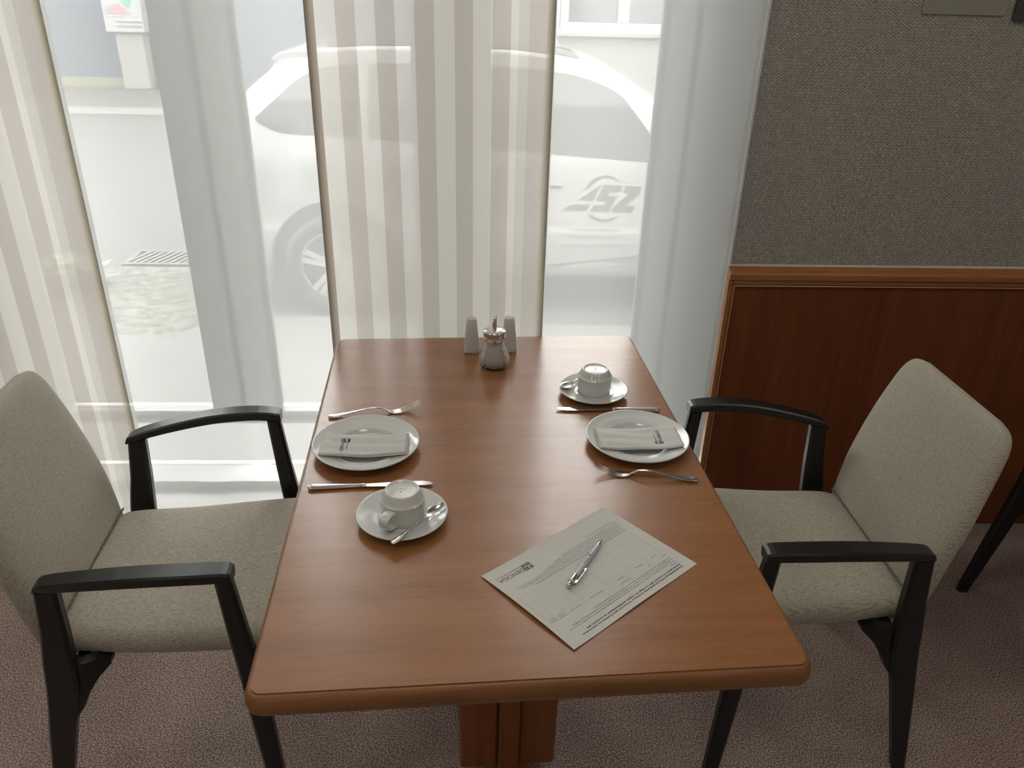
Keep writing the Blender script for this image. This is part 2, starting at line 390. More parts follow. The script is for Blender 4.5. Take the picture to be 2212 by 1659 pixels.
# ------------------------------------------------------------ curtain panels (hung on a ceiling track)
MB().box(XL+0.1, 0.72, 2.01, 2.075, CEIL-0.025, CEIL).build('curtain_track', M['frame_white'], kind='structure')
def cloth_panel(name, x0, x1, y, mtl, label, cat, group, hem=None, zb=0.012, amp=0.004):
    r = thing(name, label, cat, ((x0), y, zb), 0, group)
    W = x1-x0; H = CEIL-0.025-zb; nx, nz = 28, 36
    vs = [(W*i/nx, amp*math.sin(6.0*i/nx+2.0*k/nz)*math.sin(math.pi*min(1, (nz-k)/10)), H*k/nz) for k in range(nz+1) for i in range(nx+1)]
    fs = [(k*(nx+1)+i, k*(nx+1)+i+1, (k+1)*(nx+1)+i+1, (k+1)*(nx+1)+i) for k in range(nz) for i in range(nx)]
    MB().add(vs, fs, True).build('fabric', mtl, r)
    if hem:
        for xa, xb, dy in ((0, 0.012, -0.0025), (W-0.012, W, -0.0025)):
            v2 = [(x, amp*math.sin(6.0*x/W+2.0*k/nz)*math.sin(math.pi*min(1, (nz-k)/10))+dy, H*k/nz) for k in range(nz+1) for x in (xa, xb)]
            MB().add(v2, [(2*k, 2*k+1, 2*k+3, 2*k+2) for k in range(nz)], True).build('side_hem', hem, r)
    MB().box(0.002, W-0.002, -0.003, 0.003, 0.0, 0.018).build('bottom_bar', M['frame_white'], r, bevel=0.001)
    return r
G1 = 'striped fabric panels on the window track'; G2 = 'plain sheer panels on the window track'
cloth_panel('striped_curtain', -0.397, 0.186, 2.018, M['striped'], 'striped cream and taupe fabric panel in the middle, behind the sugar dispenser', 'curtain', G1)
cloth_panel('striped_curtain', -1.570, -0.987, 2.018, M['striped'], 'striped cream and taupe fabric panel at the left, behind the left chair', 'curtain', G1)
cloth_panel('striped_curtain', -2.745, -2.162, 2.018, M['striped'], 'striped cream and taupe fabric panel farthest left on the track', 'curtain', G1)
cloth_panel('sheer_curtain', -0.998, -0.388, 2.040, M['sheer'], 'plain white sheer panel between the two striped panels, left of the table', 'curtain', G2, M['sheer_hem'])
cloth_panel('sheer_curtain', 0.178, 0.690, 2.040, M['sheer'], 'plain white sheer panel next to the wood panelling at the right', 'curtain', G2, M['sheer_hem'])
cloth_panel('sheer_curtain', -2.172, -1.56, 2.040, M['sheer'], 'plain white sheer panel beyond the left striped panel', 'curtain', G2, M['sheer_hem'])
cloth_panel('sheer_curtain', -3.34, -2.735, 2.040, M['sheer'], 'plain white sheer panel at the far left end of the track', 'curtain', G2, M['sheer_hem'])

# ------------------------------------------------------------ unseen fill lights added on the ceiling to brighten the room
M['fill_light'] = bpy.data.materials.new('fill_emitter'); M['fill_light'].use_nodes = True
_b = M['fill_light'].node_tree.nodes['Principled BSDF']; _b.inputs['Base Color'].default_value = (0.8, 0.8, 0.78, 1)
_b.inputs['Emission Color'].default_value = (1.0, 0.93, 0.84, 1); _b.inputs['Emission Strength'].default_value = FILL
for lx_, ly_, nm in ((-1.75, 0.75, 'left front'), (0.05, 0.75, 'middle front'), (1.85, 0.75, 'right front'), (-1.75, -1.6, 'left rear'), (0.05, -1.6, 'middle rear'), (1.85, -1.6, 'right rear')):
    c = thing('ceiling_fill_light', 'added square ceiling fill light, %s of the six' % nm, 'fill_light', (lx_, ly_, CEIL), 0, 'added ceiling fill lights')
    MB().box(-0.31, 0.31, -0.31, 0.31, -0.03, 0.0).build('housing', M['frame_white'], c)
    MB().box(-0.29, 0.29, -0.29, 0.29, -0.034, -0.03).build('glow_panel', M['fill_light'], c)
# ------------------------------------------------------------ wall fittings, top right
sw = thing('light_switch', 'dark grey double light switch at the top right of the wallpapered wall', 'switch', (1.42, WY-0.001, 1.62))
MB().prism([(x, z) for x, z in rrect(0.155, 0.134, 0.006, 3)], -0.009, 0, 'y').build('switch_frame', M['switch_grey'], sw, bevel=0.0015)
for dx in (-0.026, 0.034):
    MB().box(dx-0.028, dx+0.028, -0.0125, -0.008, -0.052, 0.055).build('rocker', M['switch_grey'], sw, bevel=0.0015)
pl = MB().prism(rrect(0.215, 0.14, 0.008, 4), -0.004, 0, 'y').build('blank_wall_plate', M['plate_beige'], bevel=0.001)
pl.location = (1.215, WY-0.001, 1.634); tag(pl, 'smooth beige blank cover plate on the wallpaper left of the switch', 'wall plate')

# ------------------------------------------------------------ table
TZ = 0.745; TA = R(2.88); TW, TD = 0.789, 1.188
TO = Vector((-0.305, 0.766, 0))
tb = thing('dining_table', 'cherry wood pedestal dining table laid for two, with rounded solid edge', 'table', (TO.x, TO.y, 0), TA)
out = [(x+TW/2, y+TD/2) for x, y in rrect(TW-0.002, TD-0.002, 0.016, 6)]
o_ = MB().prism(out, TZ-0.02, TZ, 'z').build('tabletop', M['laminate'], tb)
rings = []
for off, dz in ((-0.0012, -0.0022), (0.0006, -0.0016), (0.004, -0.0035), (0.0075, -0.009), (0.0095, -0.017), (0.0095, -0.025), (0.0075, -0.033), (0.003, -0.039), (-0.004, -0.042), (-0.05, -0.042)):
    rings.append([(x+TW/2, y+TD/2, TZ+dz) for x, y in rrect(TW+2*off, TD+2*off, max(0.004, 0.017+off), 6)])
MB().loft(rings, False).build('table_edge', M['edge_wood'], tb)
MB().prism([(x+TW/2, y+TD/2) for x, y in rrect(TW-0.012, TD-0.012, 0.014, 4)], TZ-0.041, TZ-0.02, 'z').build('underside', M['column_wood'], tb)
cx_, cy_ = 0.400, TD/2
col = MB()
col.box(cx_-0.105, cx_-0.023, cy_-0.20, cy_+0.20, 0.045, TZ-0.041).build('column_board', M['column_wood'], tb, bevel=0.006)
MB().box(cx_+0.023, cx_+0.105, cy_-0.20, cy_+0.20, 0.045, TZ-0.041).build('column_board', M['column_wood'], tb, bevel=0.006)
MB().box(cx_-0.0225, cx_+0.0225, cy_-0.218, cy_+0.218, 0.045, TZ-0.041).build('column_rib', M['column_wood'], tb, bevel=0.009, seg=3)
MB().box(cx_-0.04, cx_+0.04, cy_-0.42, cy_+0.42, 0, 0.05).build('base_foot', M['column_wood'], tb, bevel=0.008)

# ------------------------------------------------------------ chairs
def sec_xy(c, wx, wy, ch=0.006):
    x, y, z = c; a, b = wx/2, wy/2
    return [(x+a, y-b+ch, z), (x+a, y+b-ch, z), (x+a-ch, y+b, z), (x-a+ch, y+b, z), (x-a, y+b-ch, z), (x-a, y-b+ch, z), (x-a+ch, y-b, z), (x+a-ch, y-b, z)]
def lerp(a, b, t): return a+(b-a)*t
def sample(tab, n):
    """smooth Catmull-Rom resample of a list of tuples"""
    out = []; m_ = len(tab)-1
    for i in range(n+1):
        u = i/n*m_; k = min(int(u), m_-1); t = u-k
        P = [tab[max(0, min(m_, k+d))] for d in (-1, 0, 1, 2)]
        out.append(tuple(0.5*((2*b)+(-a+c)*t+(2*a-5*b+4*c-d)*t*t+(-a+3*b-3*c+d)*t**3) for a, b, c, d in zip(*P)))
    return out
def pad(stations, name, parent, n=30, ey=6.0):
    """upholstered pad: superelliptic sections swept along a side profile; station = x, z, half width, half thickness, tangent angle(deg)"""
    st_ = sample(stations, n); rings = []; m_ = 32
    for x, z, hw, ht, ang in st_:
        tx, tz = math.cos(R(ang)), math.sin(R(ang)); nx_, nz_ = -tz, tx; ring = []
        for j in range(m_):
            a = 2*math.pi*j/m_; ca, sa = math.cos(a), math.sin(a)
            # flat faces with round sides
            yy = math.copysign(abs(ca)**(2/ey), ca)*hw; q = math.copysign(abs(sa)**(2/2.6), sa)*ht
            crown = 0.006*(1-(yy/hw)**2) if hw > 0.02 else 0
            q2 = q+(crown if sa > 0 else 0)
            ring.append((x+nx_*q2, yy, z+nz_*q2))
        rings.append(ring)
    return MB().loft(rings, True).build(name, M['fabric_back' if name == 'backrest' else 'fabric'], parent)
def make_chair(label, loc, rz, group):
    t = thing('armchair', label, 'chair', loc, rz, group)
    # seat: from the rear seam (x=0) to the front
    seat = [(-0.030, 0.432, 0.195, 0.012, 0), (-0.022, 0.433, 0.205, 0.031, 0), (0.02, 0.435, 0.214, 0.035, 0), (0.15, 0.430, 0.226, 0.035, 1), (0.30, 0.434, 0.236, 0.035, 1), (0.40, 0.436, 0.240, 0.033, -2),
            (0.447, 0.434, 0.238, 0.026, -14), (0.468, 0.422, 0.230, 0.015, -40), (0.474, 0.414, 0.22, 0.004, -50)]
    pad(seat, 'seat', t)
    back = [(0.030, 0.402, 0.190, 0.006, 172), (-0.006, 0.410, 0.203, 0.020, 150), (-0.038, 0.440, 0.213, 0.029, 118), (-0.050, 0.500, 0.219, 0.030, 101), (-0.062, 0.570, 0.222, 0.029, 101), (-0.081, 0.650, 0.221, 0.028, 104),
            (-0.100, 0.728, 0.214, 0.026, 106), (-0.117, 0.790, 0.205, 0.024, 107), (-0.126, 0.820, 0.198, 0.0225, 108), (-0.132, 0.838, 0.187, 0.020, 109), (-0.135, 0.849, 0.172, 0.015, 110), (-0.137, 0.855, 0.147, 0.007, 110)]
    pad(back, 'backrest', t, 44, 4.2)
    # piping around the rear face of the backrest, and the stitched seam at the seat
    st_ = sample(back, 44)
    def rear(x, y, z, ht, a): return (x-math.sin(R(a))*ht*0.60, y, z+math.cos(R(a))*ht*0.60)
    lft = [rear(x, -hw*0.932, z, ht, a) for x, z, hw, ht, a in st_[5:]]; rgt = [rear(x, hw*0.932, z, ht, a) for x, z, hw, ht, a in st_[5:]]
    MB().tube(lft+rgt[::-1], 0.0021, 6).build('piping', M['piping'], t)
    sm = MB()
    for k in range(60):
        y = -0.185+0.37*k/59
        sm.box(-0.0165, -0.0125, y-0.0016, y+0.0016, 0.4740, 0.4772)
    sm.build('seam_stitching', M['thread'], t, kind='stuff')
    for s in (-1, 1):
        # front leg rises to the arm, rear leg kinks at the seat
        fl = [(0.337, s*0.287, 0.648, 0.031, 0.026), (0.348, s*0.288, 0.52, 0.037, 0.027), (0.359, s*0.289, 0.41, 0.043, 0.028), (0.371, s*0.293, 0.20, 0.038, 0.027), (0.383, s*0.297, 0.0, 0.031, 0.025)]
        MB().loft([sec_xy((a, b, c), d, e) for a, b, c, d, e in fl], True, False).build('front_leg', M['black_wood'], t)
        rl = [(0.022, s*0.262, 0.622, 0.040, 0.027), (0.014, s*0.260, 0.52, 0.048, 0.028), (0.004, s*0.258, 0.44, 0.057, 0.029), (-0.004, s*0.257, 0.37, 0.060, 0.029), (-0.032, s*0.256, 0.25, 0.050, 0.028), (-0.085, s*0.255, 0.0, 0.032, 0.025)]
        MB().loft([sec_xy((a, b, c), d, e) for a, b, c, d, e in rl], True, False).build('rear_leg', M['black_wood'], t)
        # armrest: flat bowed plank, wider at the front
        arm = [(0.000, s*0.256, 0.619, 0.030, 0.008), (0.014, s*0.259, 0.629, 0.038, 0.019), (0.09, s*0.274, 0.645, 0.041, 0.023), (0.19, s*0.288, 0.659, 0.042, 0.025), (0.28, s*0.293, 0.663, 0.042, 0.025), (0.340, s*0.290, 0.660, 0.040, 0.025), (0.356, s*0.289, 0.657, 0.036, 0.021)]
        rg = []
        for x, y, z, w_, h_ in sample(arm, 18):
            a, b, c = w_/2, h_/2, 0.0036
            if b < c*1.2: c = b*0.5
            rg.append([(x, y-a+c, z+b), (x, y+a-c, z+b), (x, y+a, z+b-c), (x, y+a-0.003, z-b+c), (x, y+a-c-0.003, z-b), (x, y-a+c+0.003, z-b), (x, y-a+0.003, z-b+c), (x, y-a, z+b-c)])
        MB().loft(rg, True, False).build('armrest', M['black_wood'], t)
        br = [[(-0.014, s*0.254+d, z) for d, z in ((-0.013, 0.270), (0.011, 0.270), (0.011, 0.420), (-0.013, 0.420))], [(0.022, s*0.246+d, z) for d, z in ((-0.012, 0.318), (0.012, 0.318), (0.012, 0.425), (-0.012, 0.425))], [(0.036, s*0.240+d, z) for d, z in ((-0.012, 0.350), (0.012, 0.350), (0.012, 0.425), (-0.012, 0.425))],
            [(0.056, s*0.228+d, z) for d, z in ((-0.012, 0.378), (0.012, 0.378), (0.012, 0.422), (-0.012, 0.422))], [(0.076, s*0.212+d, z) for d, z in ((-0.012, 0.395), (0.012, 0.395), (0.012, 0.406), (-0.012, 0.406))]]
        MB().loft(br, True, False).build('bracket', M['black_wood'], t)
        rr = [[(0.06, s*0.160+d, z) for d, z in ((-0.011, 0.386), (0.011, 0.386), (0.011, 0.404), (-0.011, 0.404))], [(0.33, s*0.160+d, z) for d, z in ((-0.011, 0.386), (0.011, 0.386), (0.011, 0.404), (-0.011, 0.404))]]
        MB().loft(rr, True, False).build('side_rail', M['black_wood'], t)
    MB().box(0.01, 0.034, -0.240, 0.240, 0.388, 0.408).build('cross_rail', M['black_wood'], t)
    MB().box(0.338, 0.360, -0.278, 0.278, 0.392, 0.410).build('cross_rail', M['black_wood'], t)
    return t
GC = 'upholstered armchairs with black wooden arms'
ch = make_chair('beige upholstered armchair with black arms at the left of the table', (-0.806, 1.378, 0), R(4.0), GC)
dup(ch, (0.900, 1.449, 0), R(180.5), 'beige upholstered armchair with black arms at the right of the table', GC)
dup(ch, (1.562, 1.532, 0), R(0), 'armchair cut off at the right edge, only a black leg and cushion corner showing', GC)
# ------------------------------------------------------------ tableware
PORC = M['porcelain']
plate_prof = [(0.0, 0.0035), (0.058, 0.0035), (0.062, 0.0042), (0.066, 0.0095), (0.070, 0.0115), (0.080, 0.0130), (0.0825, 0.0142), (0.085, 0.0145), (0.100, 0.0182), (0.1055, 0.0208), (0.1073, 0.0215), (0.1085, 0.0205), (0.1080, 0.0185), (0.098, 0.0140), (0.078, 0.0085), (0.064, 0.0025), (0.061, 0.0), (0.057, 0.0), (0.056, 0.002), (0.0, 0.002)]
def tl(x, y, z=TZ): return (x, y, z+0.0003)
GP = 'side plates on the table'
p1 = tag(MB().lathe(plate_prof, 72).build('plate', PORC), 'white porcelain plate with napkin, before the left chair', 'plate', GP); p1.location = tl(-0.223, 1.391)
p2 = tag(p1.copy(), 'white porcelain plate with napkin, before the right chair', 'plate', GP); COL.objects.link(p2); p2.location = tl(0.342, 1.416)
sau = [(0.0, 0.0045), (0.030, 0.0045), (0.0335, 0.0048), (0.0350, 0.0068), (0.0375, 0.0070), (0.0400, 0.0062), (0.046, 0.0072), (0.049, 0.0092), (0.055, 0.0102), (0.070, 0.0138), (0.0785, 0.0172), (0.0805, 0.0178), (0.0812, 0.0168), (0.0800, 0.0150), (0.060, 0.0090), (0.040, 0.0020), (0.037, 0.0), (0.033, 0.0), (0.032, 0.002), (0.0, 0.002)]
GS = 'saucers on the table'
s1 = tag(MB().lathe(sau, 64).build('saucer', PORC), 'white saucer under the cup nearest the camera', 'saucer', GS); s1.location = tl(-0.130, 1.153)
s2 = tag(s1.copy(), 'white saucer under the cup at the right, near the shakers', 'saucer', GS); COL.objects.link(s2); s2.location = tl(0.278, 1.640)
def make_cup(label, loc, rz, group, mark):
    t = thing('coffee_cup', label, 'cup', loc, rz, group)
    prof = [(0.0, 0.0565), (0.0235, 0.0565), (0.0255, 0.0572), (0.0268, 0.0590), (0.0282, 0.0594), (0.0297, 0.0590), (0.0308, 0.0572), (0.0340, 0.0515), (0.0368, 0.0452), (0.0388, 0.0425), (0.0400, 0.0420), (0.0405, 0.0410), (0.0400, 0.0395), (0.0398, 0.030), (0.0388, 0.012), (0.0378, 0.001), (0.0370, 0.0), (0.0358, 0.001), (0.037, 0.020), (0.0375, 0.038), (0.034, 0.044), (0.0, 0.051)]
    MB().lathe(prof, 56).build('cup_body', PORC, t)
    path = [(0.0380, 0.0350), (0.052, 0.0365), (0.0625, 0.0330), (0.0655, 0.0240), (0.060, 0.0140), (0.050, 0.0080), (0.0370, 0.0060)]
    pp = sample(path, 18); rg = []
    for i, (x, z) in enumerate(pp):
        a = Vector(pp[min(i+1, 18)])-Vector(pp[max(i-1, 0)]); a.normalize(); nx_, nz_ = -a.y, a.x
        wd = 0.0085+0.002*abs(math.cos(math.pi*i/18)); th = 0.0024
        rg.append([(x+nx_*th*math.sin(q), wd*math.cos(q), z+nz_*th*math.sin(q)) for q in [2*math.pi*k/12 for k in range(12)]])
    MB().loft(rg).build('handle', PORC, t)
    g = MB()
    for k in range(7): g.box(-0.006+0.0018*k, -0.0048+0.0018*k, -0.004, -0.0028, 0.0566, 0.0568)
    g.prism([(-0.001, 0.003), (0.001, 0.0045), (0.003, 0.003), (0.002, 0.0072), (0.0, 0.006), (-0.0015, 0.0072)], 0.0566, 0.0568, 'z')
    g.xf(Matrix.Rotation(R(-80), 4, 'Z')); o = g.build('maker_mark', M['grey_ink'], t)
    o['label'] = 'small grey maker mark'
    return t
GK = 'upturned coffee cups'
make_cup('upturned white cup with handle to the front, nearest the camera', (-0.128, 1.153, TZ+0.0073), R(-116), GK, 'hotel')
make_cup('upturned white cup behind the right plate, handle hidden', (0.280, 1.641, TZ+0.0073), R(75), GK, 'hotel')
# cutlery
def ribbon(mb, pts, n=22, m_=10):
    """(x, z, width, thickness) along the local x axis"""
    rg = []
    for x, z, w_, h_ in sample(pts, n):
        rg.append([(x, w_/2*math.cos(2*math.pi*k/m_), z+h_/2*math.sin(2*math.pi*k/m_)) for k in range(m_)])
    mb.loft(rg); return mb
def place(t, a, b):
    """lay a thing so that its local x runs from point a to point b"""
    a, b = Vector(a), Vector(b); d = b-a
    t.location = a; t.rotation_euler = (0, -math.atan2(d.z, math.hypot(d.x, d.y)), math.atan2(d.y, d.x))
HAN = [(0.0, 0.0045, 0.004, 0.002), (0.002, 0.0045, 0.012, 0.0035), (0.010, 0.0042, 0.0175, 0.0042), (0.022, 0.0045, 0.0175, 0.0040), (0.045, 0.0075, 0.0125, 0.0036), (0.075, 0.0125, 0.0075, 0.0034), (0.098, 0.0155, 0.0056, 0.0036), (0.118, 0.0130, 0.0060, 0.0034), (0.130, 0.0070, 0.0085, 0.0030)]
def make_fork(label, a, b, group):
    t = thing('fork', label, 'fork', (0, 0, 0), 0, group)
    mb = MB(); ribbon(mb, HAN+[(0.137, 0.0035, 0.016, 0.0026), (0.146, 0.0020, 0.0225, 0.0022), (0.156, 0.0025, 0.0235, 0.0020), (0.161, 0.0034, 0.0235, 0.0018)], 30)
    mb.build('handle', M['steel'], t)
    for k in range(4):
        y0 = (-1.5+k)*0.0062
        rg = []
        for i in range(9):
            u = i/8; x = 0.158+0.046*u; z = 0.0030+0.019*u**1.6; w_ = lerp(0.0044, 0.0018, u); th = lerp(0.0022, 0.0012, u)
            rg.append([(x, y0*(1-0.06*u)+w_/2*math.cos(q), z+th/2*math.sin(q)) for q in [2*math.pi*j/8 for j in range(8)]])
        MB().loft(rg).build('tine', M['steel'], t)
    place(t, a, b); return t
GF = 'forks on the table'
make_fork('steel fork behind the left plate, tines pointing inward', (-0.324, 1.523, TZ), (-0.123, 1.560, TZ), GF)
make_fork('steel fork in front of the right plate, tines pointing inward', (0.437, 1.272, TZ), (0.236, 1.303, TZ), GF)
def make_knife(label, a, b, group, flip=1):
    t = thing('knife', label, 'knife', (0, 0, 0), 0, group)
    ribbon(MB(), [(0.0, 0.0045, 0.006, 0.003), (0.003, 0.0045, 0.0145, 0.006), (0.012, 0.0045, 0.0185, 0.0078), (0.035, 0.0045, 0.0160, 0.0080), (0.075, 0.0045, 0.0120, 0.0078), (0.100, 0.0045, 0.0105, 0.0072), (0.106, 0.0045, 0.0120, 0.0080), (0.109, 0.0045, 0.009, 0.005)], 26, 12).build('handle', M['steel'], t)
    up = [(0.107, 0.0045), (0.112, 0.0052), (0.150, 0.0070), (0.190, 0.0088), (0.215, 0.0085), (0.230, 0.0055), (0.2365, 0.0)]
    lo = [(0.234, -0.0045), (0.222, -0.0065), (0.190, -0.0070), (0.150, -0.0070), (0.125, -0.0065), (0.115, -0.0055), (0.107, -0.0050)]
    MB().prism([(x, y*flip) for x, y in up+lo], 0.0036, 0.0052, 'z').build('blade', M['steel'], t, bevel=0.0004, seg=1)
    place(t, a, b); return t
GN = 'knives on the table'
make_knife('steel table knife between the left plate and the near cup', (-0.316, 1.250, TZ), (-0.078, 1.262, TZ), GN, 1)
make_knife('steel table knife between the right plate and the far saucer', (0.420, 1.556, TZ), (0.182, 1.559, TZ), GN, 1)
def make_spoon(label, a, b, roll, group):
    t = thing('teaspoon', label, 'spoon', (0, 0, 0), 0, group)
    k = 0.66
    mb = MB(); ribbon(mb, [(x*0.70, z*0.45, w_*0.72, h_*0.62) for x, z, w_, h_ in HAN], 26); mb.build('handle', M['steel'], t)
    # bowl: egg-shaped dish
    rg = []; L = 0.045
    for i in range(15):
        u = i/14; x = 0.088+L*u; hw = 0.0142*(math.sin(math.pi*min(1, u**0.82))**0.62 if 0 < u < 1 else 0.02) + 0.0008
        dep = 0.0065*math.sin(math.pi*u)**0.8 if 0 < u < 1 else 0.0
        zr = 0.0045+0.0045*u-0.001
        top = [(x, hw*q, zr-dep*(1-q*q)) for q in [-1+2*j/10 for j in range(11)]]
        bot = [(x, hw*q, zr-dep*(1-q*q)-0.0011) for q in [1-2*j/10 for j in range(11)]]
        rg.append(top+bot)
    MB().loft(rg).build('bowl', M['chrome'], t)
    place(t, a, b); t.rotation_euler.x = roll; return t
GT = 'teaspoons on the saucers'
make_spoon('teaspoon resting across the near saucer, handle over its front edge', (-0.139, 1.060, TZ+0.0185), (-0.046, 1.170, TZ+0.024), R(0), GT)
make_spoon('teaspoon on the far saucer, bowl left of the cup', (0.296, 1.722, TZ+0.017), (0.213, 1.642, TZ+0.0155), R(0), GT)
# napkins
def make_napkin(label, loc, rz, group):
    t = thing('paper_napkin', label, 'napkin', loc, rz, group)
    L, W = 0.172, 0.080; nx, ny = 26, 12
    def zz(u, v): return 0.0045*(2*u-1)**2+0.0012*math.sin(9*u+3*v)+0.001*math.sin(5*v*3.1+4*u)
    for k, (dx, dy, dz) in enumerate(((0.002, -0.001, 0.0), (0.0, 0.0, 0.0010), (-0.001, 0.001, 0.0020))):
        top = [((u-0.5)*L+dx, (v-0.5)*(W+0.004*math.sin(3*u+k))+dy, zz(u, v)+dz+0.0013) for v in [j/ny for j in range(ny+1)] for u in [i/nx for i in range(nx+1)]]
        bot = [(x, y, z-0.0009) for x, y, z in top]; n_ = len(top)
        f = [(j*(nx+1)+i, j*(nx+1)+i+1, (j+1)*(nx+1)+i+1, (j+1)*(nx+1)+i) for j in range(ny) for i in range(nx)]
        f2 = [tuple(q+n_ for q in reversed(a)) for a in f]
        bd = [i for i in range(nx+1)]+[j*(nx+1)+nx for j in range(1, ny+1)]+[ny*(nx+1)+i for i in range(nx-1, -1, -1)]+[j*(nx+1) for j in range(ny-1, 0, -1)]
        f3 = [(bd[i], bd[i]+n_, bd[(i+1) % len(bd)]+n_, bd[(i+1) % len(bd)]) for i in range(len(bd))]
        MB().add(top+bot, f+f2+f3, True).build('folded_layer', M['tissue'], t)
    def drape(x, y, e): return (x, y, zz(x/L+0.5, y/W+0.5)+0.0020+0.0013+e)
    g = MB(); base = Matrix.Translation((-0.040, 0.018, 0)) @ Matrix.Rotation(R(-90), 4, 'Z')
    def put(mb, vs, fs, e): mb.add([drape(*(base @ Vector((v[0], v[1], 0))).xy, e) for v in vs], fs)
    def gridp(poly, n=6): return poly
    pts = rrect(0.0125, 0.0175, 0.003, 4)
    put(g, [(0.0, 0.0, 0)]+[(x, y-0.0, 0) for x, y in pts], [(0, i+1, (i+1) % len(pts)+1) for i in range(len(pts))], 0.0004)
    vs, fs = text_geo('REWARDS', 0.0100, 0.0001, 0.036); put(g, [(v[0]+0.0085, v[1]-0.0082, 0) for v in vs], fs, 0.0004)
    vs, fs = text_geo('Best Western', 0.0058, 0.0, 0.026); put(g, [(v[0]+0.0085, v[1]+0.0030, 0) for v in vs], fs, 0.0004)
    g.build('navy_print', M['navy_ink'], t)
    g = MB(); vs, fs = text_geo('BW', 0.0075, 0.0003, 0.009); put(g, [(v[0]-0.0045, v[1]-0.001, 0) for v in vs], fs, 0.0007)
    vs, fs = text_geo('Rewards', 0.003, 0.0001, 0.008); put(g, [(v[0]-0.004, v[1]-0.0062, 0) for v in vs], fs, 0.0007)
    g.build('white_print', M['white_ink'], t)
    return t
GR = 'folded napkins on the plates'
make_napkin('folded white paper napkin with navy print on the left plate', (-0.224, 1.379, TZ+0.0155), R(1.5), GR)
make_napkin('folded white paper napkin with navy print on the right plate', (0.342, 1.405, TZ+0.0155), R(182.5), GR)
# salt and pepper shakers
def make_shaker(label, loc, rz, holes, group):
    t = thing('shaker', label, 'shaker', loc, rz, group)
    H = 0.094; rg = []
    for z, w_, r_ in ((0.0, 0.0375, 0.008), (0.002, 0.0405, 0.009), (0.010, 0.0400, 0.010), (0.040, 0.0350, 0.011), (0.070, 0.0300, 0.0120), (0.086, 0.0272, 0.0125), (0.0915, 0.0250, 0.0120), (0.0935, 0.0215, 0.0105), (H, 0.012, 0.0058), (H, 0.002, 0.0009)):
        rg.append([(x, y, z) for x, y in rrect(w_, w_, min(r_, w_/2-0.0001), 6)])
    MB().loft(rg).build('body', M['shaker_china'], t)
    g = MB()
    for x, y in holes: g.lathe([(0.0, 0.0003), (0.0009, 0.0003), (0.0009, -0.001)], 10, (x, y, H))
    g.build('pour_holes', M['dark'], t)
    return t
GH = 'china shakers by the window'
make_shaker('white china shaker left of the sugar dispenser', (-0.010, 1.882, TZ+0.0003), TA, [(0, 0.003), (0.003, -0.002), (-0.003, -0.002)], GH)
make_shaker('white china shaker partly behind the sugar dispenser, to its right', (0.088, 1.886, TZ+0.0003), TA, [(0, 0), (0.004, 0), (-0.004, 0), (0, 0.004), (0, -0.004)], GH)
# sugar dispenser
SGS = 1.06
sg = thing('sugar_dispenser', 'fluted glass sugar dispenser with chrome spout lid, between the two shakers', 'sugar dispenser', (0.047, 1.789, TZ+0.0003))
flute = lambda a, z: 0.060*abs(math.cos(10*a))*max(0, min(1, (0.072-z)/0.02))*min(1, 0.2+z/0.01)
gp = [(0.0, 0.0015), (0.024, 0.0), (0.029, 0.002), (0.0335, 0.009), (0.0350, 0.018), (0.0335, 0.029), (0.0285, 0.042), (0.0235, 0.054), (0.0205, 0.064), (0.0200, 0.070), (0.0225, 0.073), (0.0225, 0.080)]
gi = [(0.0205, 0.080), (0.0205, 0.074), (0.0182, 0.070), (0.0188, 0.062), (0.0218, 0.052), (0.0268, 0.040), (0.0312, 0.028), (0.0325, 0.018), (0.0312, 0.010), (0.026, 0.005), (0.0, 0.0045)]
MB().lathe(gp+gi, 108, wob=flute).build('glass_body', M['jar_glass'], sg)
MB().lathe([(0.0, 0.0055), (0.024, 0.0062), (0.0300, 0.0108), (0.0315, 0.018), (0.0302, 0.0275), (0.0258, 0.040), (0.0210, 0.0515), (0.0192, 0.0575), (0.0, 0.0595)], 54).build('sugar', M['sugar'], sg, kind='stuff')
MB().lathe([(0.0245, 0.0765), (0.0262, 0.0768), (0.0266, 0.0785), (0.0244, 0.0800), (0.0264, 0.0822), (0.0244, 0.0842), (0.0264, 0.0866), (0.0248, 0.0884), (0.0268, 0.0900), (0.0266, 0.0915), (0.0235, 0.0940), (0.0150, 0.0960), (0.0056, 0.0968), (0.0, 0.0968)], 56).build('lid', M['chrome'], sg)
sp_ = MB(); rg = []
for z, sl in ((0.098, 0), (0.112, 0), (0.1235, 0.55)):
    rg.append([(0.0052*math.cos(q), 0.0052*math.sin(q), z+sl*0.0105*math.cos(q)) for q in [2*math.pi*k/20 for k in range(20)]])
for z, sl in ((0.1235, 0.55), (0.112, 0), (0.098, 0)):
    rg.append([(0.0042*math.cos(q), 0.0042*math.sin(q), z+sl*0.0105*math.cos(q)) for q in [2*math.pi*k/20 for k in range(20)]])
sp_.loft(rg, False).build('spout', M['chrome'], sg)
MB().tube([(0, 0, 0.040), (0, 0, 0.098)], 0.0048, 16).build('dip_tube', M['satin_chrome'], sg)
sg.scale = (SGS, SGS, SGS)
